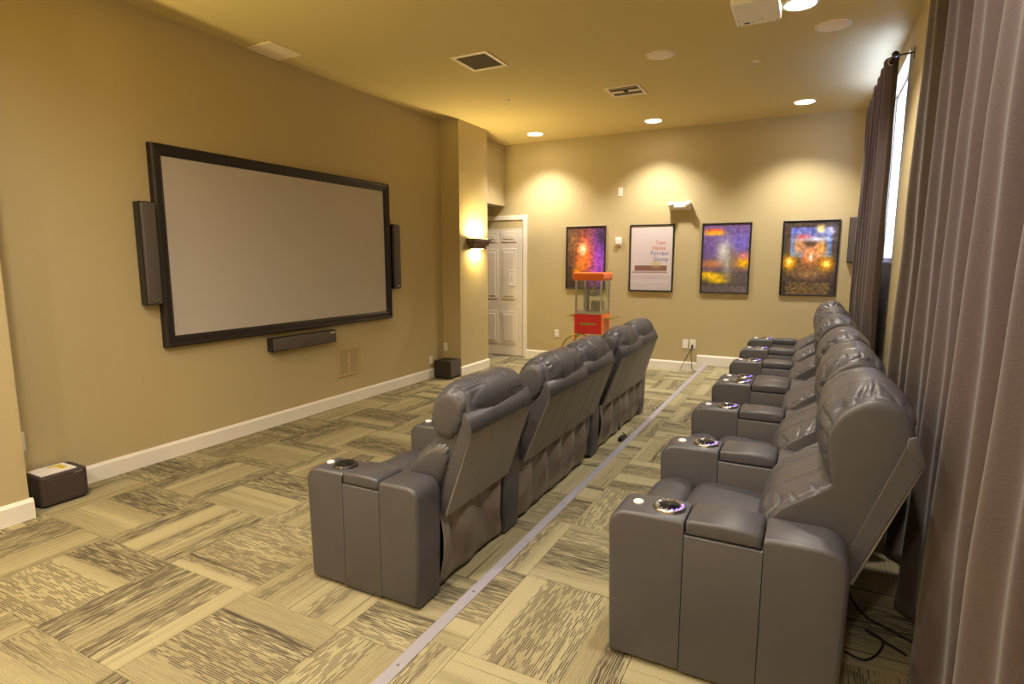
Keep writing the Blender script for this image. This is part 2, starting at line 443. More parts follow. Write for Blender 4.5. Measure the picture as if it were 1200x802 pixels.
SEAT_W, ARM_W = .62, .18
def arm_parts(root, y0, sx, led):
    """one armrest standing from y0 to y0+ARM_W"""
    y1 = y0+ARM_W; g = .0013; H = .565
    X = [0, .262*sx, .508*sx, .75*sx]
    def arcpts(cx, cz, r, a0, a1, n=7): return [(cx+r*math.cos(a0+(a1-a0)*k/n), cz+r*math.sin(a0+(a1-a0)*k/n)) for k in range(n+1)]
    bm = bmesh.new()
    r = .065
    prof = [(.012, .015), (.006, .25)]+arcpts(.0+r, H-r, r, PI, PI/2)+[(X[1]-g-.008, H+.002), (X[1]-g, H-.003), (X[1]-g, .015)]
    prism(bm, prof, y0, y1, r=.016, seg=4, keep=(X[1]-g,))
    prof = [(X[1]+g, .015), (X[1]+g, H-.046), (X[2]-g, H-.046), (X[2]-g, .015)]
    prism(bm, prof, y0, y1, r=.006, seg=2, keep=(X[1]+g, X[2]-g))
    r = .075*sx
    prof = [(X[2]+g, .015), (X[2]+g, H-.004), (X[2]+.012, H+.002)]+arcpts(X[3]-r, H+.002-r, r, PI/2, 0)+[(X[3]-.003, .25), (X[3]-.012, .015)]
    prism(bm, prof, y0, y1, r=.018, seg=4, keep=(X[2]+g,))
    a = obj('armrest', bm, M['leather'], root)
    for p in a.data.polygons: p.use_smooth = True
    a.data.set_sharp_from_angle(angle=math.radians(50))
    prof = [(X[1]+.003, H-.043), (X[1]+.004, H-.002), (X[1]+.018, H+.010), ((X[1]+X[2])/2, H+.014), (X[2]-.018, H+.010), (X[2]-.004, H-.002), (X[2]-.003, H-.043)]
    obj('armrest_lid', prism(bmesh.new(), prof, y0-.001, y1+.001, r=.014, seg=4), M['leather'], a, smooth=True)
    cx, cy = .195*sx, (y0+y1)/2
    tm = Matrix.Translation((cx, cy, H))
    c = obj('cup_holder', lathe(bmesh.new(), [(.028, -.002), (.034, .006), (.038, .012), (.052, .013), (.057, .008), (.058, 0)], 36, tm, cap=False), M['chrome'] if led else M['cup'], a, smooth=True)
    lathe_b = lathe(bmesh.new(), [(.036, .0125), (.02, .0105), (0, .010)], 32, tm)
    obj('cup_well', lathe_b, M['black'], c, smooth=True)
    studs = bmesh.new(); lit = bmesh.new()
    for k in range(16):
        an = 2*PI*k/16; lathe(lit if led and k in (0, 1, 13, 14, 15) else studs, [(.0055, 0), (.004, .003), (0, .004)], 8, Matrix.Translation((cx+.046*math.cos(an), cy+.046*math.sin(an), H+.0128)))
    obj('ring_studs', studs, M['chrome'] if led else M['cup'], c)
    if led: obj('light_ring', lit, M['led'], c)
    b = obj('recline_button', lathe(bmesh.new(), [(.019, 0), (.019, .006), (.014, .010), (0, .011)], 20, Matrix.Translation((.085*sx, cy, H-.001))), M['button'], a, smooth=True)
    return a

def make_seat(root, sx, sz, seed, tilt=0, skirt=True, dc=0.0, core=.005, nx=6.5):
    """everything between the armrests; y runs from 0 to SEAT_W"""
    hw = SEAT_W/2; yc = hw
    # base under the seat
    obj('base_frame', B(.08*sx, .69*sx, .012, SEAT_W-.012, .03, .31), M['base'], root)
    bm = prism(bmesh.new(), [(.018, .06), (.004, .10), (.0, .30), (.03, .345), (.075, .345), (.075, .06)], .012, SEAT_W-.012, r=.015, seg=3)
    obj('footrest', bm, M['leather'], root, smooth=True)
    k = lambda pr: [(a*sx, b) for a, b in pr]
    obj('seat_front_roll', cushion(k([(.0, .31), (-.012, .36), (.02, .408), (.08, .424), (.15, .412), (.172, .38), (.165, .31), (.08, .30)]), hw-.006, wr=.002, nexp=10, bulge=.008, seed=seed), M['leather'], root, (0, yc, 0), smooth=True)
    obj('seat_cushion', cushion(k([(.170, .31), (.172, .385), (.215, .424), (.32, .428), (.46, .415), (.60, .395), (.63, .35), (.60, .30), (.38, .29)]), hw-.006, wr=.004, fr=9, nexp=10, bulge=.010, seed=seed+3.3), M['leather'], root, (0, yc, 0), smooth=True)
    px, pz = .70*sx, .40
    drop = lambda a, b: b-dc*max(0, 1-abs(b-.74)/.22)      # a lower crease between head pillow and lumbar pad
    kb = lambda pr: [((a*sx-px), (b-.40)*sz) for a, b in pr]
    kc = lambda pr: kb([(a, drop(a, b)) for a, b in pr])
    rot = (0, tilt, 0)
    # shell: three upright panels with recessed seams, a padded top band
    shell = kb([(.718, .395), (.885, .93), (.905, .935), (.935, .845), (.768, .375)])
    bm = bmesh.new(); n3 = SEAT_W-.008
    prism(bm, kb([(.718, .397), (.885, .93), (.903, .93), (.929, .845), (.764, .379)]), -hw+.004, hw-.004, r=.004)
    sh = obj('back_shell', bm, M['leather'], root, (px, yc, pz)); sh.rotation_euler = rot
    for q in range(3):
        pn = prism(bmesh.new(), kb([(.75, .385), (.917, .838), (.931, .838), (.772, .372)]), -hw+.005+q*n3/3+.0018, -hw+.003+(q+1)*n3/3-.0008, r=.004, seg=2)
        obj('back_panel', pn, M['leather_back_lit'], sh)
    tb = obj('top_band', prism(bmesh.new(), kb([(.878, .905), (.884, .938), (.905, .944), (.940, .846), (.925, .834)]), -hw+.002, hw-.002, r=.004, seg=3), M['leather'], sh, smooth=True)
    obj('back_core', cushion(kc([(.60, .395), (.515, .45), (.500, .54), (.535, .63), (.61, .70), (.690, .752), (.678, .83), (.668, .91), (.690, .985), (.745, 1.042), (.80, 1.060), (.86, 1.037), (.900, .97), (.90, .90), (.83, .67), (.735, .39), (.66, .375)]), hw-core, nexp=22, ts=[q*d for d in (-1,) for q in (1, .999, .996, .99, .98, .96, .9)]+[0]+[.9, .96, .98, .99, .996, .999, 1]), M['leather'], root, (px, yc, pz), smooth=True).rotation_euler = rot
    hd = cushion(kc([(.700, .765), (.660, .83), (.650, .91), (.675, .995), (.735, 1.058), (.80, 1.078), (.86, 1.055), (.905, .985), (.895, .90), (.86, .82), (.79, .755)]), hw-.008, nprof=16, wr=.013, fr=34, nexp=nx, seam=.84, seed=seed+9.1, bulge=.010, wr_edge=.42)
    sp = list(SEAM_PTS); h = obj('headrest', hd, M['leather'], root, (px, yc, pz), smooth=True); h.rotation_euler = rot
    for side in (False, True): obj('seam', tube(bmesh.new(), [p for b_, p in sp if b_ == side], .0028, 5, True), M['seam'], h, smooth=True)
    lb = cushion(kc([(.485, .42), (.480, .52), (.515, .62), (.58, .695), (.66, .755), (.74, .79), (.80, .77), (.80, .68), (.75, .53), (.71, .41), (.60, .385)]), hw-.008, nprof=16, wr=.013, fr=32, nexp=nx, seam=.865, seed=seed+5.2, bulge=.012, wr_edge=.40)
    sp = list(SEAM_PTS); l_ = obj('backrest', lb, M['leather'], root, (px, yc, pz), smooth=True); l_.rotation_euler = rot
    for side in (False, True): obj('seam', tube(bmesh.new(), [p for b_, p in sp if b_ == side], .0028, 5, True), M['seam'], l_, smooth=True)
    if skirt:
        V = []; F = []; ny, nz = 44, 18
        for side in (0, 1):
            for j in range(nz+1):
                f = j/nz
                for i in range(ny+1):
                    u = i/ny; y = .004+u*(SEAT_W-.008)
                    amp = .004+.022*math.sin(PI*min(1, f*1.1))
                    fold = amp*math.sin(u*PI*2*2.3+seed+1.2*noise.noise((u*3, f*1.5, seed)))+.018*f*noise.noise((u*5+seed, f*2, 3.3))
                    x = .725*sx+fold*.8-.012*f*f+.012*math.sin(PI*f)
                    z = .40-.002-(.375+.012*noise.noise((u*4, seed, .3)))*f
                    V.append((x-.0035*side, y, z))
        N = (ny+1)*(nz+1)
        for j in range(nz):
            for i in range(ny):
                a = j*(ny+1)+i; F.append((a, a+1, a+ny+2, a+ny+1)); F.append((N+a+ny+1, N+a+ny+2, N+a+1, N+a))
        for j in range(nz):
            a = j*(ny+1); F.append((a, a+ny+1, N+a+ny+1, N+a)); a += ny; F.append((a+ny+1, a, N+a, N+a+ny+1))
        for i in range(ny):
            a = nz*(ny+1)+i; F.append((a, a+1, N+a+1, N+a)); F.append((i+1, i, N+i, N+i+1))
        obj('back_skirt', (V, [], F), M['skirt'], root, smooth=True)

def copy_tree(o, parent=None):
    c = o.copy(); COL.objects.link(c); c.parent = parent
    for ch in list(o.children): copy_tree(ch, c)
    return c

def row(x, z, y_first, sx, sz, led, specs, group):
    """specs: (seat_y0, near_arm, far_arm, tilt, label)"""
    proto_seat = None; out = []
    for k, (y, na, fa, tilt, label) in enumerate(specs):
        r = thing('recliner', label, 'recliner', (x, y, z), 0, group)
        # three differently creased sets of cushions, copied in turn
        make_seat(r, sx, sz, 1.7+k*4.1, tilt, True, *((.055, .005, 6.5) if led else (0.0, .034, 4.6)))
        if na: arm_parts(r, -ARM_W-.002, sx, led)
        if fa: arm_parts(r, SEAT_W+.002, sx, led)
        out.append(r)
    return out
RX, FX = -.585, -2.075
SY = .80
rear = []
y = 2.06
names = ['nearest the camera', 'second from the camera', 'third from the camera', 'fourth from the camera', 'fifth from the camera', 'farthest from camera']
specs = []
for k in range(6):
    yy = 2.06+k*.80+(.195 if k > 2 else 0)
    specs.append((yy, k in (0, 3), True, [0, .0, .01, 0, .012, 0][k], 'grey leather recliner in the raised row by the curtains, ' + names[k]))
row(RX, PZ, 0, 1.0, .915, True, specs, 'recliners in the raised back row')
fnames = ['grey leather recliner at the near end of the lower row, armrests on both sides',
          'grey leather recliner second from the camera in the lower row, back tipped further back',
          'grey leather recliner in the middle of the lower row, third from the camera',
          'grey leather recliner fourth from the camera in the lower row',
          'grey leather recliner at the far end of the lower row, near the popcorn cart']
specs = [(2.06, True, True, 0, fnames[0]), (2.866, False, False, .055, fnames[1]), (3.490, False, True, .015, fnames[2]), (4.296, False, False, .02, fnames[3]), (4.920, False, True, -.03, fnames[4])]
row(FX, 0, 0, .87, .87, False, specs, 'recliners in the lower front row')

# ------------------------------------------------------------------ projection screen and speakers on the left wall
sy0, sy1, sz0, sz1 = 2.634, 5.305, .872, 2.385
ps = thing('projection_screen', 'large blank projection screen in a dark frame on the left wall', 'screen', (XL, (sy0+sy1)/2, sz0))
ox, oy, oz = XL, (sy0+sy1)/2, sz0
hy = (sy1-sy0)/2; hz = sz1-sz0; fw = .085
prof = [(0, 0), (.05, 0), (.058, .012), (.05, .03), (.046, .062), (.03, fw), (0, fw)]
def mitred(w, h, fw, prof, flip=1):
    """picture frame: outline (depth, inset) swept round a w x h rectangle in the yz plane"""
    b = bmesh.new(); rings = []
    for (cy, cz) in ((-1, 0), (1, 0), (1, 1), (-1, 1)):
        rings.append([b.verts.new((flip*dp, cy*(w/2-ins), (ins if cz == 0 else h-ins))) for dp, ins in prof])
    n = len(prof)
    for k in range(4):
        a, c = rings[k], rings[(k+1) % 4]
        for i in range(n): b.faces.new((a[i], a[(i+1) % n], c[(i+1) % n], c[i]))
    return b
obj('screen_frame', mitred(2*hy, hz, fw, prof), M['dark_frame'], ps)
obj('screen_fabric', B(.004, .030, -hy+fw-.004, hy-fw+.004, fw-.004, hz-fw+.004), M['screen'], ps)

def slim_speaker(y0, y1, z0, z1, label, horiz=False):
    t = thing('wall_speaker', label, 'speaker', (XL, (y0+y1)/2, z0), 0, 'wall speakers around the screen')
    hy = (y1-y0)/2; h = z1-z0
    obj('cabinet', B(0, .075, -hy, hy, 0, h, r=.008), M['speaker_gloss'], t)
    obj('grille', B(.07, .095, -hy+.006, hy-.006, .008, h-.008, r=.010, seg=3), M['speaker'], t, smooth=True)
    obj('badge', B(.0945, .097, hy-.09 if horiz else -.02, hy-.03 if horiz else .02, h-.03 if horiz else .03, h-.018 if horiz else .04), M['metal'], t)
    return t
slim_speaker(2.50, 2.615, 1.205, 1.955, 'tall slim dark wall speaker left of the projection screen')
slim_speaker(5.325, 5.44, 1.205, 1.945, 'tall slim dark wall speaker right of the projection screen')
slim_speaker(3.575, 4.36, .705, .835, 'long low dark centre speaker under the projection screen', True)

rv = thing('return_air_grille', 'tan painted two panel air grille low on the left wall', 'vent', (XL, 4.605, .305))
obj('grille_frame', mitred(.325, .315, .03, [(0, 0), (.008, 0), (.010, .008), (.008, .028), (0, .03)]), M['tan_metal'], rv)
obj('center_bar', B(0, .009, -.012, .012, .028, .287), M['tan_metal'], rv)
obj('backing', B(0.0005, .002, -.135, .135, .028, .287), M['filter'], rv)
for k in range(16):
    for s_ in (-1, 1):
        zz = .036+k*.0158
        q = prism(bmesh.new(), [(.001, zz+.008), (.0025, zz+.010), (.008, zz+.002), (.0065, zz)], .012 if s_ > 0 else -.133, .133 if s_ > 0 else -.012)
        obj('slat', q, M['tan_metal'], rv)

# subwoofers
sw = thing('subwoofer', 'brown black rounded subwoofer box in the left corner with papers on top', 'speaker', (-4.235, 1.80, 0))
def rrect(x0, x1, y0, y1, r, n=6):
    out = []
    for cx, cy, a in ((x1-r, y1-r, 0), (x0+r, y1-r, PI/2), (x0+r, y0+r, PI), (x1-r, y0+r, 3*PI/2)):
        out += [(cx+r*math.cos(a+k*PI/2/n), cy+r*math.sin(a+k*PI/2/n)) for k in range(n+1)]
    return out
obj('cabinet', prism(bmesh.new(), rrect(-.11, .11, -.135, .135, .03), .012, .20, r=.012, seg=3, axis='z'), M['subwoofer_brown'], sw, smooth=False)
obj('front_grille', B(.104, .114, -.105, .105, .03, .175, r=.004), M['subwoofer_brown'], sw)
obj('badge', B(.111, .1135, .05, .10, .181, .187), M['metal'], sw)
for sx_, sy_ in ((-1, -1), (1, -1), (1, 1), (-1, 1)):
    obj('foot', lathe(bmesh.new(), [(.015, 0), (.015, .014)], 12), M['black'], sw, (sx_*.075, sy_*.10, 0))
pb = obj('paper_booklet', B(-.075, .095, -.115, .085, 0, .006), M['paper'], loc=(-4.25, 1.80, .2005)); tag(pb, 'white booklet with yellow print lying on the corner subwoofer', 'booklet')
q = bmesh.new(); box(q, -.05, .055, -.02, .055, .006, .0066); obj('yellow_print', q, M['yellow'], pb)
q = bmesh.new(); box(q, -.015, .065, -.045, .03, .0066, .0072, r=0); obj('white_oval', prism(bmesh.new(), rrect(-.02, .075, -.055, .02, .03), .0066, .0072, axis='z'), M['paper'], pb)

s2 = thing('subwoofer', 'black cube subwoofer on the floor against the wall pilaster', 'speaker', (-4.20, 6.27, 0))
obj('cabinet', B(-.125, .125, -.125, .125, .012, .235, r=.005), M['subwoofer'], s2)
obj('front_grille', B(.12, .132, -.112, .112, .025, .222, r=.003), M['speaker'], s2)
for sx_, sy_ in ((-1, -1), (1, -1), (1, 1), (-1, 1)):
    obj('foot', lathe(bmesh.new(), [(.015, 0), (.015, .014)], 12), M['black'], s2, (sx_*.095, sy_*.095, 0))

# outlets and small plates; axis tells which wall
def plate(name, label, cat, pos, face, kind='outlet', w_=.072, h_=.115, group=None):
    rz = {'-y': 0, '+x': PI/2, '-x': -PI/2}[face]
    t = thing(name, label, cat, pos, rz, group)
    obj('cover_plate', B(-w_/2, w_/2, -.006, 0, -h_/2, h_/2, r=.0025), M['white'], t)
    if kind == 'outlet':
        for s_ in (-1, 1):
            q = obj('socket', B(-.017, .017, -.009, -.005, s_*.027-.015, s_*.027+.015, r=.003), M['white'], t)
            sl = bmesh.new()
            for dx in (-.007, .007): box(sl, dx-.0015, dx+.0015, -.0095, -.008, s_*.027-.002, s_*.027+.008)
            obj('slots', sl, M['void'], q)
    elif kind == 'switch':
        obj('rocker', B(-.016, .016, -.010, -.005, -.033, .033, r=.003), M['white'], t)
    return t
plate('wall_outlet', 'white wall outlet on the far wall left of the popcorn cart', 'outlet', (-3.45, YF, .415), '-y')
plate('wall_outlet', 'blank white wall plate, left of two beside the plugged cord', 'outlet', (-1.50, YF, .378), '-y', 'blank', .075, .125)
po = plate('wall_outlet', 'white wall outlet with black cord plugged in on the far wall', 'outlet', (-1.40, YF, .380), '-y', 'outlet', .078, .125)
plate('wall_outlet', 'white wall outlet on the side of the pilaster above the cube subwoofer', 'outlet', (-4.325, YC0, .38), '-y', 'outlet', .06, .11)
plate('wall_outlet', 'small white wall plate low on the left wall behind the cube subwoofer', 'outlet', (XL, 6.12, .235), '+x', 'outlet', .07, .11)
plate('wall_outlet', 'white wall plate at the edge of the near wall corner above the brown subwoofer', 'outlet', (XL, 1.672, .40), '+x', 'outlet', .075, .12)
plate('motion_sensor', 'small white sensor box high on the far wall', 'sensor', (-2.49, YF, 2.505), '-y', 'switch', .07, .12)
th = thing('thermostat', 'white thermostat on the far wall between the first two posters', 'thermostat', (-2.50, YF, 1.80))
obj('back_plate', B(-.045, .045, -.008, 0, -.06, .06, r=.003), M['white'], th)
obj('housing', B(-.032, .040, -.04, -.006, -.035, .055, r=.006), M['white'], th)
cb = bmesh.new(); tube(cb, spline([(-1.40, YF-.03, .352), (-1.405, YF-.045, .30), (-1.41, YF-.03, .23), (-1.40, YF-.03, .15), (-1.38, YF-.04, .02), (-1.30, YF-.06, .012)], 8, False), .004)
tube(cb, spline([(-1.40, YF-.03, .352), (-1.43, YF-.045, .28), (-1.47, YF-.03, .20), (-1.50, YF-.03, .13), (-1.55, YF-.05, .012)], 8, False), .0035)
c_ = obj('electric_cable', cb, M['cord'], smooth=True); tag(c_, 'black cord hanging from the far wall outlet by the step', 'cord')
obj('plug', B(-1.412, -1.388, YF-.045, YF-.0095, .335, .372, r=.004), M['cord'], c_)

# ------------------------------------------------------------------ posters
def poster_print(name, fn, w_, h_, parent, nx=64, nz=94):
    V = []; C = []; F = []
    for j in range(nz+1):
        for i in range(nx+1):
            V.append(((i/nx-.5)*w_, 0, j/nz*h_)); c = fn(i/nx, j/nz)
            C.append((s2l(max(0, min(255, c[0]))), s2l(max(0, min(255, c[1]))), s2l(max(0, min(255, c[2]))), 1))
    for j in range(nz):
        for i in range(nx): a = j*(nx+1)+i; F.append((a, a+1, a+nx+2, a+nx+1))
    o = obj(name, (V, [], F), None, parent, (0, -.012, .0))
    at = o.data.color_attributes.new('ink', 'FLOAT_COLOR', 'POINT')
    at.data.foreach_set('color', np.array(C, dtype='f').ravel())
    m = bpy.data.materials.new(name); m.use_nodes = True; n = m.node_tree.nodes; b = n['Principled BSDF']
    a = n.new('ShaderNodeAttribute'); a.attribute_name = 'ink'; m.node_tree.links.new(a.outputs['Color'], b.inputs['Base Color'])
    b.inputs['Roughness'].default_value = .35; b.inputs['Specular IOR Level'].default_value = .35
    o.data.materials.append(m); return o
def blob(c, x, y, cx, cy, sx, sy, col, a=1.0, p=2):
    k = a*math.exp(-(abs((x-cx)/sx)**p+abs((y-cy)/sy)**p))
    return tuple(c[i]*(1-k)+col[i]*k for i in range(3))
def lerp(a, b_, t):
    t = max(0, min(1, t)); return tuple(a[i]*(1-t)+b_[i]*t for i in range(3))
def nz_(x, y, s, k): return noise.noise((x*s, y*s*1.5, k))
def p1(x, y):
    c = lerp((50, 40, 35), (75, 50, 45), y)
    c = blob(c, x, y, .85, .55, .35, .45, (120, 60, 190)); c = blob(c, x, y, .80, .25, .25, .2, (150, 70, 190), .8)
    c = blob(c, x, y, .15, .75, .15, .2, (120, 95, 60), .7); c = blob(c, x, y, .48, .55, .22, .30, (220, 95, 30), .95)
    c = blob(c, x, y, .43, .64, .11, .10, (255, 225, 180), .9); c = blob(c, x, y, .40, .40, .18, .10, (225, 130, 50), .7)
    c = blob(c, x, y, .28, .25, .10, .08, (235, 140, 20), .9); c = blob(c, x, y, .92, .85, .16, .2, (40, 35, 60), .8)
    q = 1.22+.34*nz_(x, y, 11, 3.1)+.38*nz_(x, y, 23, 7.1)
    return tuple(v*q for v in c)
def p2(x, y):
    c = lerp((196, 188, 196), (212, 202, 206), y)
    if y < .115: c = lerp(c, (170, 165, 172), .25+.3*nz_(x, y, 40, 1.1))
    if .10 < x < .88 and .30 < y < .385: c = (128, 92, 82)       # plain brown bands low on the sheet
    if .06 < x < .90 and .275 < y < .288: c = (150, 125, 118)
    c = blob(c, x, y, .5, .20, .45, .03, (176, 165, 176), .8)
    c = blob(c, x, y, .62, .41, .10, .05, (190, 172, 120), .9)
    return c
def p3(x, y):
    c = lerp((70, 62, 68), (98, 78, 135), y*1.3)
    c = blob(c, x, y, .75, .72, .3, .16, (100, 90, 190), .9)
    c = blob(c, x, y, .15, .62, .25, .15, (90, 70, 140), .8)
    c = blob(c, x, y, .2, .42, .3, .06, (190, 120, 60), .8); c = blob(c, x, y, .9, .44, .22, .09, (230, 170, 20), .95); c = blob(c, x, y, .9, .54, .2, .05, (190, 110, 130), .8)
    if y < .30: c = lerp((62, 56, 60), (80, 74, 82), x)
    c = blob(c, x, y, .2+.4*(y-.15), .23, .30, .05, (235, 190, 20), .95); c = blob(c, x, y, .36, .17, .18, .04, (230, 195, 10), .9); c = blob(c, x, y, .10, .27, .18, .035, (225, 180, 30), .9)
    c = blob(c, x, y, .46, .60, .15, .17, (200, 205, 195), .85); c = blob(c, x, y, .56, .44, .08, .22, (160, 165, 160), .7); c = blob(c, x, y, .66, .52, .09, .13, (110, 95, 85), .8)
    c = blob(c, x, y, .24, .875, .22, .035, (225, 165, 40), .95, 4); c = blob(c, x, y, .24, .92, .20, .02, (215, 90, 50), .9, 4)
    if y < .09: c = lerp(c, (120, 112, 118), .3+.5*nz_(x, y, 60, 2.2))
    q = 1.12+.22*nz_(x, y, 14, 5.1)+.18*nz_(x, y, 30, 6.1); return tuple(v*q for v in c)
def p4(x, y):
    c = (58, 50, 48)
    if .13 < x < .90 and .52 < y < .92: c = lerp((40, 110, 195), (80, 90, 170), (y-.5)*2.4)
    c = blob(c, x, y, .30, .68, .13, .13, (205, 140, 75), .9); c = blob(c, x, y, .70, .63, .14, .14, (210, 140, 45), .9)
    c = blob(c, x, y, .50, .55, .16, .20, (215, 130, 70), .95); c = blob(c, x, y, .5, .70, .13, .05, (60, 40, 30), .8); c = blob(c, x, y, .53, .51, .03, .05, (250, 215, 220), .9)
    c = blob(c, x, y, .13, .44, .13, .10, (240, 165, 15), 1); c = blob(c, x, y, .13, .445, .05, .04, (255, 240, 150), 1)
    c = blob(c, x, y, .82, .42, .13, .10, (238, 160, 15), 1); c = blob(c, x, y, .82, .425, .05, .04, (255, 235, 140), 1)
    c = blob(c, x, y, .68, .90, .07, .05, (225, 205, 120), 1, 3); c = blob(c, x, y, .36, .79, .12, .03, (180, 55, 50), .8)
    c = blob(c, x, y, .60, .76-.0*x, .30, .025, (190, 200, 225), .8); c = blob(c, x, y, .85, .87, .10, .06, (195, 200, 225), .7)
    c = blob(c, x, y, .5, .28, .30, .07, (150, 115, 75), .75)
    if y < .16: c = lerp((58, 50, 46), (140, 115, 60), .35+.6*nz_(x, y, 40, 4.4)) if .08 < x < .92 else c
    q = 1.2+.34*nz_(x, y, 12, 8.1)+.36*nz_(x, y, 27, 1.7); return tuple(v*q for v in c)
def text_obj(s, size, m, parent, loc, name):
    cu = bpy.data.curves.new('t', 'FONT'); cu.body = s; cu.size = size; cu.align_x = 'RIGHT'; cu.extrude = .0004; cu.resolution_u = 3
    o = bpy.data.objects.new('t', cu); COL.objects.link(o)
    dg = bpy.context.evaluated_depsgraph_get(); me = bpy.data.meshes.new_from_object(o.evaluated_get(dg))
    bpy.data.objects.remove(o)
    me.materials.clear(); me.materials.append(m)
    q = bpy.data.objects.new(name, me); COL.objects.link(q); q.parent = parent; q.location = loc; q.rotation_euler = (PI/2, 0, 0)
    return q
def poster(xc, fn, w_, z0, z1, label, fcol):
    t = thing('framed_poster', label, 'poster', (xc, YF, z0), 0, 'framed posters on the far wall')
    h = z1-z0
    fr = mitred(w_, h, .02, [(0, 0), (.022, 0), (.024, .004), (.022, .016), (.012, .02), (0, .02)])
    bmesh.ops.transform(fr, matrix=Matrix.Rotation(-PI/2, 4, 'Z'), verts=fr.verts)
    obj('poster_frame', fr, fcol, t)
    obj('backing', B(-w_/2+.006, w_/2-.006, -.010, -.002, .006, h-.006), M['black'], t)
    p_ = poster_print('poster_print', fn, w_-.036, h-.036, t); p_.location = (0, -.0125, .018)
    return t
poster(-2.998, p1, .62, 1.112, 2.037, 'dark framed poster with orange glow and purple side behind the popcorn cart', M['black'])
t2 = poster(-2.018, p2, .622, 1.097, 2.034, 'white framed poster with brown band and red and blue title words', M['dark_frame'])
for s, sz_, m, xx, zz in (('Tom', .075, 'txt_red', .20, .66), ('Hanks', .075, 'txt_red', .20, .585), ('Forrest', .085, 'txt_blue', .245, .51), ('Gump', .085, 'txt_blue', .245, .43)):
    text_obj(s, sz_, M[m], t2, (xx, -.0135, zz), 'title_words')
poster(-1.027, p3, .622, 1.094, 2.028, 'framed poster of purple sky over yellow streaks, third from the door', M['black'])
poster(-.030, p4, .637, 1.090, 2.032, 'framed dark poster with blue field and two golden orbs beside the curtain', M['black'])
t = thing('wall_speaker', 'slim black wall speaker on the far wall between last poster and curtain', 'speaker', (.435, YF, 1.505), 0)
obj('cabinet', B(-.057, .057, -.07, 0, 0, .545, r=.008), M['speaker_gloss'], t); obj('grille', B(-.05, .05, -.09, -.066, .008, .537, r=.008), M['speaker'], t)

# emergency light
t = thing('emergency_light', 'white emergency light fixture on the far wall above the posters', 'light', (-1.64, YF, 2.215))
obj('housing', prism(bmesh.new(), [(-.002, 0), (-.075, .008), (-.095, .035), (-.09, .085), (-.07, .10), (-.002, .10)], -.145, .145, r=.01, seg=3, axis='x'), M['white'], t)
for s_ in (-1, 1):
    q = lathe(bmesh.new(), [(.0, .05), (.022, .048), (.038, .03), (.044, 0), (.040, -.006), (0, -.007)], 20, Matrix.Translation((s_*.115, -.085, .075)) @ Matrix.Rotation(-PI*.32, 4, 'X') @ Matrix.Rotation(PI, 4, 'X'))
    hd_ = obj('lamp_head', q, M['white'], t, smooth=True)
    obj('lens', lathe(bmesh.new(), [(.036, 0), (.03, .004), (0, .005)], 18, Matrix.Translation((s_*.115, -.085, .075)) @ Matrix.Rotation(PI*.68, 4, 'X') @ Matrix.Translation((0, 0, -.007)) @ Matrix.Rotation(PI, 4, 'X')), M['kettle'], hd_)

# ------------------------------------------------------------------ popcorn cart
pc = thing('popcorn_cart', 'red and orange popcorn machine on a wheeled cart before the far wall', 'popcorn cart', (-2.63, 7.5, 0))
hw, hd2 = .19, .185
z0, z1 = .55, .815
obj('cart_box', B(-hw, hw, -hd2, hd2, z0, z1, r=.004), M['red'], pc)
obj('front_panel', B(-hw+.008, hw-.012, -hd2-.004, -hd2+.004, z0+.01, z1-.012, r=.002), M['red'], pc)
obj('side_panel', B(hw-.004, hw+.004, -hd2+.004, hd2-.006, z0+.004, z1-.006, r=.002), M['orange'], pc)
obj('side_panel', B(-hw-.004, -hw+.004, -hd2+.004, hd2-.006, z0+.004, z1-.006, r=.002), M['orange'], pc)
obj('gold_plate', B(-.115, .115, -hd2-.007, -hd2-.003, .672, .702, r=.001), M['brass'], pc)
obj('base_tray', B(-hw+.002, hw-.002, -hd2+.002, hd2-.002, z1, z1+.045, r=.005), M['metal'], pc)
zt = 1.268
for sx_ in (-1, 1):
    for sy_ in (-1, 1):
        obj('post', B(sx_*(hw-.014)-.010, sx_*(hw-.014)+.010, sy_*(hd2-.014)-.010, sy_*(hd2-.014)+.010, z1+.04, zt+.01), M['metal'], pc)
for sx_ in (-1, 1):
    obj('glass_pane', B(sx_*(hw-.014)-.0015, sx_*(hw-.014)+.0015, -hd2+.026, hd2-.026, z1+.046, zt), M['glass'], pc)
for sy_ in (-1, 1):
    obj('glass_pane', B(-hw+.026, hw-.026, sy_*(hd2-.014)-.0015, sy_*(hd2-.014)+.0015, z1+.046, zt), M['glass'], pc)
bm = prism(bmesh.new(), [(-hw-.012, zt), (-hw-.028, zt+.03), (-hw-.028, zt+.085), (-hw-.012, zt+.105), (hw+.012, zt+.105), (hw+.028, zt+.085), (hw+.028, zt+.03), (hw+.012, zt)], -hd2-.028, hd2+.02, r=.015, seg=2)
obj('roof', bm, M['orange'], pc)
kt = obj('kettle', lathe(bmesh.new(), [(0, 1.05), (.06, 1.05), (.072, 1.07), (.072, 1.14), (.06, 1.15), (0, 1.15)], 24), M['kettle'], pc, (.02, .02, 0), smooth=True)
q = bmesh.new(); tube(q, [(.02, .02, 1.15), (.02, .02, zt)], .012); tube(q, [(-.06, .02, 1.10), (-.10, .02, 1.06)], .008)
obj('kettle_arm', q, M['kettle'], kt).location = (-.02, -.02, 0)
obj('inner_box', B(-.05, .12, .07, .13, z1+.05, z1+.17, r=.004), M['kettle'], pc)
obj('inner_box', B(-.125, -.075, -.02, .09, z1+.05, z1+.33, r=.004), M['kettle'], pc)
q = bmesh.new()
for sx_, sy_ in ((-1, -1), (-1, 1), (1, -1), (1, 1)):
    obj('leg', B(sx_*(hw-.008)-.009, sx_*(hw-.008)+.009, sy_*(hd2-.012)-.009, sy_*(hd2-.012)+.009, .03, z0), M['orange'], pc)
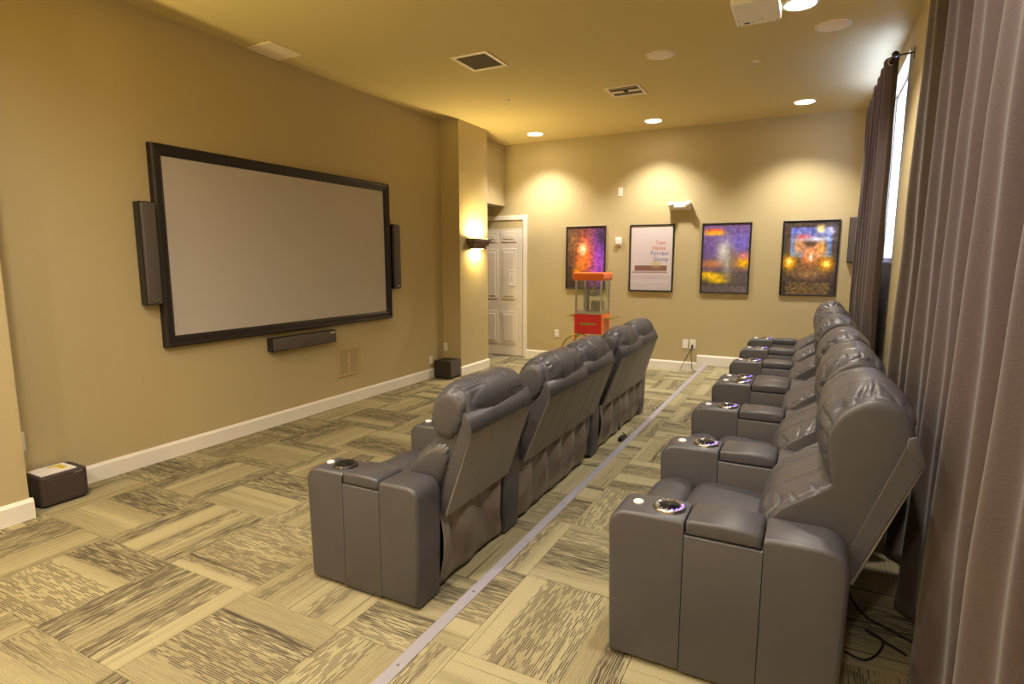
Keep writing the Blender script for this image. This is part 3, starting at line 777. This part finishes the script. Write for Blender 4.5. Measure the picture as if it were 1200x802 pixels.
for sy_ in (-1, 1):
    wq = bmesh.new(); wy = sy_*(hd2+.028)
    tube(wq, [(.268*math.cos(2*PI*k/40), wy, .278+.268*math.sin(2*PI*k/40)) for k in range(40)], .012, 8, True)
    wh = obj('wheel', wq, M['brass'], pc, (-.10, 0, 0), smooth=True)
    sp_ = bmesh.new()
    for k in range(12): tube(sp_, [(.03*math.cos(PI*k/6), wy, .278+.03*math.sin(PI*k/6)), (.262*math.cos(PI*k/6), wy, .278+.262*math.sin(PI*k/6))], .004, 6)
    lathe(sp_, [(.032, -.02), (.032, .02)], 16, Matrix.Translation((0, wy, .278)) @ Matrix.Rotation(PI/2, 4, 'X'))
    obj('spokes', sp_, M['brass'], wh)
obj('axle', tube(bmesh.new(), [(-.10, -hd2-.03, .278), (-.10, hd2+.03, .278)], .01), M['orange'], pc)
obj('cross_bar', B(-hw, hw, -.012, .012, .30, .325), M['orange'], pc)
obj('caster', lathe(bmesh.new(), [(.028, -.01), (.03, 0), (.028, .01)], 16, Matrix.Translation((hw-.008, -hd2+.012, .03)) @ Matrix.Rotation(PI/2, 4, 'X')), M['black'], pc)
obj('caster', lathe(bmesh.new(), [(.028, -.01), (.03, 0), (.028, .01)], 16, Matrix.Translation((hw-.008, hd2-.012, .03)) @ Matrix.Rotation(PI/2, 4, 'X')), M['black'], pc)
tr_ = obj('side_shelf', B(-hw-.15, -hw-.003, -.12, .10, .775, .787, r=.003), M['brass'], pc)
q = bmesh.new(); tube(q, [(-hw-.06, -.1, .775), (-hw-.05, -.1, .71), (-hw-.01, -.1, .70)], .005); tube(q, [(-hw-.06, .08, .775), (-hw-.05, .08, .71), (-hw-.01, .08, .70)], .005)
obj('bracket', q, M['brass'], tr_)
obj('scoop', prism(bmesh.new(), [(-hw-.12, .787), (-hw-.09, .80), (-hw-.04, .80), (-hw-.035, .787)], -.09, -.03, r=.003), M['brass'], tr_)
tr_ = obj('side_shelf', B(hw+.005, hw+.13, -.10, .14, .755, .765, r=.003), M['brass'], pc)
q = bmesh.new(); tube(q, [(hw+.13, -.10, .765), (hw+.17, -.02, .78), (hw+.17, .06, .78), (hw+.13, .14, .765)], .006)
obj('handle', q, M['brass'], tr_)

# ------------------------------------------------------------------ wall sconce on the pilaster
def lamp(kind, name, parent, loc, power, col, **k):
    ld = bpy.data.lights.new(name, kind); ld.energy = power; ld.color = col
    for a, v in k.items():
        if a != 'rot': setattr(ld, a, v)
    o = bpy.data.objects.new(name, ld); COL.objects.link(o); o.parent = parent; o.location = loc
    if 'rot' in k: o.rotation_euler = k['rot']
    return o
def sconce(loc, rz, label, pw=1.0):
    scn = thing('wall_sconce', label, 'sconce', loc, rz, 'stepped wall sconces')
    for k, (hy_, dp, a, b_) in enumerate(((.235, .13, .085, .135), (.195, .11, .045, .085), (.155, .09, 0, .045))):
        obj('tier', B(0, dp, -hy_, hy_, a, b_, r=.004), M['sconce'], scn)
    obj('bulb', B(.03, .10, -.18, .18, .1352, .139), M['sconce_lamp'], scn)
    obj('bulb', B(.02, .07, -.12, .12, -.004, -.0002), M['sconce_lamp'], scn)
    lamp('AREA', 'sconce_light', scn, (.075, 0, .155), SCONCE_POWER*pw, SCONCE_COL, shape='RECTANGLE', size=.06, size_y=.34, rot=(PI, 0, 0))
    lamp('AREA', 'sconce_light', scn, (.05, 0, -.012), SCONCE_POWER*.35, SCONCE_COL, shape='RECTANGLE', size=.05, size_y=.22)
sconce((XC, 6.80, 1.69), 0, 'stepped bronze wall sconce glowing above and below on the pilaster', .72)
sconce((XN, .55, 1.69), 0, 'stepped wall sconce on the near left wall, outside the photo', 3.0)
sconce((-2.0, YB, 1.69), PI/2, 'added fill sconce on the wall behind the camera', 4.5)  # unseen sconce added to brighten the ceiling from below

# ------------------------------------------------------------------ ceiling fixtures
def can(x, y, label, power=1.0, cone=128):
    t = thing('recessed_downlight', label, 'ceiling light', (x, y, HC), 0, 'recessed ceiling downlights')
    obj('trim_ring', lathe(bmesh.new(), [(.100, -.001), (.104, -.008), (.118, -.006), (.124, 0)], 32, cap=False), M['white'], t, smooth=True)
    obj('lens', lathe(bmesh.new(), [(.104, -.0035), (.07, -.008), (0, -.011)], 32), M['lamp'], t, smooth=True)
    lamp('SPOT', 'lamp', t, (0, 0, -.03), CAN_POWER*power*4, CAN_COL, spot_size=math.radians(cone), spot_blend=.75, shadow_soft_size=.07)
    return t
can(-3.596, 7.68, 'recessed downlight nearest the door at the far end of the ceiling', 1.0, 112)
can(-1.921, 7.67, 'middle recessed downlight of the far ceiling row, past the air diffuser', 1.0, 112)
can(-.185, 7.56, 'recessed downlight of the far ceiling row nearest the curtain', 1.0, 112)
can(-.185, 4.75, 'recessed downlight beside the white projector at the top of the photo')
for x, y, lab in ((-.185, 1.9, 'recessed downlight over the near back row, outside the photo'), (-.185, -1.0, 'added fill downlight behind the camera by the window wall'),
                  (-1.92, -1.0, 'middle added fill downlight behind the camera'), (-3.3, -1.0, 'added fill downlight behind the camera by the left wall'),
                  (-1.3, 1.0, 'added fill downlight over the open carpet before the front row, outside the photo'), (-2.7, .9, 'added fill downlight near the corner subwoofer, outside the photo')):
    can(x, y, lab, .62, 165)  # wide unseen cans; all but the near back-row one added for fill light

def ceiling_square(name, label, cat, x0, x1, y0, y1):
    t = thing(name, label, cat, ((x0+x1)/2, (y0+y1)/2, HC)); hx, hy_ = (x1-x0)/2, (y1-y0)/2
    return t, hx, hy_
def flatframe(hx, hy_, w_, d_):
    b = bmesh.new()
    box(b, -hx, hx, -hy_, -hy_+w_, -d_, 0, r=.002); box(b, -hx, hx, hy_-w_, hy_, -d_, 0, r=.002)
    box(b, -hx, -hx+w_, -hy_+w_, hy_-w_, -d_, 0, r=.002); box(b, hx-w_, hx, -hy_+w_, hy_-w_, -d_, 0, r=.002)
    return b
t, hx, hy_ = ceiling_square('ceiling_vent', 'closed cream square register in the ceiling beside the left wall', 'vent', -4.345, -4.045, 3.53, 3.87)
obj('frame', flatframe(hx, hy_, .03, .010), M['white_metal'], t)
obj('backing', B(-hx+.01, hx-.01, -hy_+.01, hy_-.01, -.002, -.0005), M['white_metal'], t)
for k in range(14):
    yy = -hy_+.036+k*(2*hy_-.072)/13
    obj('slat', B(-hx+.028, hx-.028, yy-.0095, yy+.0095, -.008, -.003), M['white_metal'], t)
t, hx, hy_ = ceiling_square('ceiling_vent', 'dark square return grille with cream rim in the middle of the ceiling', 'vent', -2.955, -2.585, 4.525, 4.935)
obj('frame', flatframe(hx, hy_, .034, .010), M['white_metal'], t)
obj('filter', B(-hx+.02, hx-.02, -hy_+.02, hy_-.02, -.003, -.0005), M['filter'], t)
for k in range(18):
    yy = -hy_+.045+k*(2*hy_-.09)/17
    obj('slat', B(-hx+.032, hx-.032, yy-.002, yy+.002, -.008, -.003), M['filter'], t)
t, hx, hy_ = ceiling_square('ceiling_vent', 'cream air diffuser with centre knob in the ceiling above the far posters', 'vent', -2.037, -1.675, 6.03, 6.40)
obj('frame', flatframe(hx, hy_, .03, .010), M['white_metal'], t)
obj('backing', B(-hx+.02, hx-.02, -hy_+.02, hy_-.02, -.003, -.0005), M['filter'], t)
for yy in (-.12, -.085, .085, .12):
    q = bmesh.new(); box(q, -hx+.03, hx-.03, -.010, .010, -.0015, .0015, mtx=Matrix.Translation((0, yy, -.009)) @ Matrix.Rotation(.7 if yy < 0 else -.7, 4, 'X'))
    obj('slat', q, M['white_metal'] if abs(yy) > .1 else M['filter'], t)
for s_ in (-1, 1): obj('damper_plate', B(s_*.085-.06, s_*.085+.06, -.03, .03, -.010, -.006, r=.002), M['white_metal'], t)
obj('knob', lathe(bmesh.new(), [(.018, 0), (.018, -.014), (.012, -.018), (0, -.018)], 16), M['black'], t)
for x, y, lab in ((-1.288, 5.322, 'flush round cream ceiling speaker near the air diffuser'), (.031, 5.282, 'flush round cream ceiling speaker over the back row near the curtain')):
    t = thing('ceiling_speaker', lab, 'speaker', (x, y, HC), 0, 'round ceiling speakers')
    obj('grille', lathe(bmesh.new(), [(.112, -.004), (.10, -.007), (0, -.008)], 36), M['white_metal'], t, smooth=True)
    obj('rim', lathe(bmesh.new(), [(.110, 0), (.112, -.007), (.122, -.005), (.125, 0)], 36, cap=False), M['white_metal'], t, smooth=True)
for x, y, lab in ((-3.153, 5.983, 'small ceiling sprinkler head between return grille and far downlight'), (-.556, 5.872, 'small ceiling sprinkler head over the back row')):
    t = thing('fire_sprinkler', lab, 'sprinkler', (x, y, HC), 0, 'ceiling sprinkler heads')
    obj('escutcheon', lathe(bmesh.new(), [(.035, 0), (.033, -.006), (.012, -.010), (0, -.010)], 20), M['white_metal'], t, smooth=True)
    q = bmesh.new(); tube(q, [(-.010, 0, -.01), (-.012, 0, -.03), (0, 0, -.045), (.012, 0, -.03), (.010, 0, -.01)], .0025, 6)
    obj('yoke', q, M['metal'], t); obj('deflector', lathe(bmesh.new(), [(.016, -.045), (.016, -.047), (0, -.047)], 16), M['metal'], t)
# projector hung from the ceiling, only its far corner shows
t = thing('projector', 'white projector under the ceiling, cut off by the top edge of the photo', 'projector', (-.44, 4.44, HC))
tz = -.30
PJ = Matrix.Rotation(0, 4, 'Z')
obj('case', B(-.145, .145, -.20, .20, -.13, -.035, r=.018, seg=3), M['white'], t)
obj('mount_plate', lathe(bmesh.new(), [(.07, -.014), (.075, 0)], 24), M['white'], t); obj('mount_pole', lathe(bmesh.new(), [(.02, -.05), (.02, 0)], 16), M['white'], t)
obj('lens', lathe(bmesh.new(), [(.04, 0), (.04, .05), (.03, .055), (0, .05)], 24, Matrix.Translation((-.086, -.13, -.085)) @ Matrix.Rotation(-PI/2, 4, 'Y')), M['black'], t)
obj('vent_slot', B(-.09, -.05, .13, .15, -.1315, -.129), M['black'], t)
for a, b_ in ((-.12, .165), (.12, .165), (-.03, .14), (.03, .10), (-.12, .08)):
    obj('screw', lathe(bmesh.new(), [(.006, -.1308), (.005, -.1315), (0, -.1315)], 10), M['dark_metal'], t, (a, b_, 0))

# ------------------------------------------------------------------ curtains
def curtain(label, y0, y1, xm, ztop, zbot, folds, amp, seed, rod_x, amp_bot=None, xb=0, ny=260, nz=40, taper=0):
    t = thing('curtain', label, 'curtain', (xm, (y0+y1)/2, zbot)); yc = (y0+y1)/2
    amp_bot = amp_bot or amp
    V = []; F = []
    for j in range(nz+1):
        f = j/nz; z = ztop+(zbot-ztop)*f
        for i in range(ny+1):
            u = i/ny
            ph = 2*PI*folds*u+1.3*noise.noise((u*4.0, seed, f*.5))+.5*noise.noise((u*3, seed+3, f*2.5))*f
            a = amp+(amp_bot-amp)*f
            a *= 1+.35*noise.noise((u*5+seed, 2.2, f*.6))
            wv = math.sin(ph); wv = wv+.16*math.sin(3*ph+.4)+.28*math.sin(2*ph+.8+seed)*f+.10*math.sin(5*ph+seed)
            x = a*wv+xb*f*f+.012*noise.noise((u*9, f*5, seed))*f+.004*noise.noise((u*20, f*9, seed))
            y = (y0+(y1-y0)*u-yc)*(1-taper*f)+a*.35*math.cos(ph)*(.4+.6*f)
            zz = z+(.012*math.sin(ph) if j == nz else 0)
            V.append((x, y, zz-zbot))
    for j in range(nz):
        for i in range(ny):
            a = j*(ny+1)+i; F.append((a, a+1, a+ny+2, a+ny+1))
    o = obj('curtain_panel', (V, [], F), M['curtain'], t, smooth=True)
    sm = o.modifiers.new('cloth_thickness', 'SOLIDIFY'); sm.thickness = .003
    for k in range(int(folds*2)):
        u = (k+.5)/(folds*2)
        yk = y0+(y1-y0)*u-yc
        q = bmesh.new()
        tube(q, [(rod_x-xm+.026*math.cos(2*PI*a/20), yk, ztop-zbot-.055+.026*math.sin(2*PI*a/20)) for a in range(20)], .005, 8, True)
        obj('grommet', q, M['metal'], t, smooth=True)
    return t
def rod(label, y0, y1, x, z):
    t = thing('curtain_rod', label, 'curtain rod', (x, (y0+y1)/2, z)); h = (y1-y0)/2
    obj('pole', tube(bmesh.new(), [(0, -h, 0), (0, h, 0)], .0125, 12), M['dark_metal'], t, smooth=True)
    for s_ in (-1, 1):
        obj('finial', lathe(bmesh.new(), [(.0, -.03), (.018, -.025), (.024, -.008), (.020, .012), (.012, .024), (0, .026)], 16, Matrix.Translation((0, s_*(h+.02), 0)) @ Matrix.Rotation(PI/2, 4, 'X')), M['dark_metal'], t, smooth=True)
        q = bmesh.new(); tube(q, [(0, s_*(h-.02), -.002), (XR-x-.004, s_*(h-.02), .006)], .006, 8); box(q, XR-x-.006, XR-x, s_*(h-.02)-.016, s_*(h-.02)+.016, -.035, .04)
        obj('bracket', q, M['dark_metal'], t)
    return t
curtain('brown grommet curtain at the far window beside the last poster', 5.46, 7.28, .455, 3.11, PZ+.02, 7, .045, 2.1, .455, amp_bot=.055)
rod('dark curtain rod on its bracket over the far window', 5.36, 7.7, .455, 3.055)
curtain('long brown curtain filling the right edge of the photo behind the near recliner', .75, 4.10, .505, 3.14, PZ+.012, 6.5, .052, 5.7, .505, amp_bot=.08, xb=-.015, ny=420, nz=46, taper=.06)
rod('dark curtain rod above the near curtain, outside the photo', .6, 4.3, .50, 3.085)

# cords and an adapter on the floor
c1 = bmesh.new(); tube(c1, spline([(.20, 2.62, PZ+.20), (.235, 2.66, PZ+.03), (.29, 2.56, PZ+.007), (.37, 2.50, PZ+.007), (.47, 2.42, PZ+.007)], 10, False), .0045)
c1 = obj('floor_cable', c1, M['cord'], smooth=True); tag(c1, 'thin dark cord on the carpet running from behind near recliner to curtain', 'cord')
c2 = bmesh.new(); tube(c2, spline([(.20, 2.28, PZ+.006), (.26, 2.26, PZ+.006), (.31, 2.33, PZ+.006), (.33, 2.42, PZ+.006), (.28, 2.46, PZ+.006), (.40, 2.36, PZ+.006)], 10, False), .0045)
c2 = obj('floor_cable', c2, M['cord'], smooth=True); tag(c2, 'looped dark cord on the carpet at the foot of the near curtain', 'cord')
ad = thing('power_adapter', 'small black power adapter on the floor behind the lower row', 'adapter', (-1.355, 4.68, 0))
obj('brick', B(-.02, .02, -.05, .05, 0, .032, r=.005), M['black'], ad); obj('cable', tube(bmesh.new(), spline([(0, .05, .012), (.02, .10, .006), (-.02, .16, .006), (-.05, .2, .006)], 8, False), .004), M['cord'], ad)
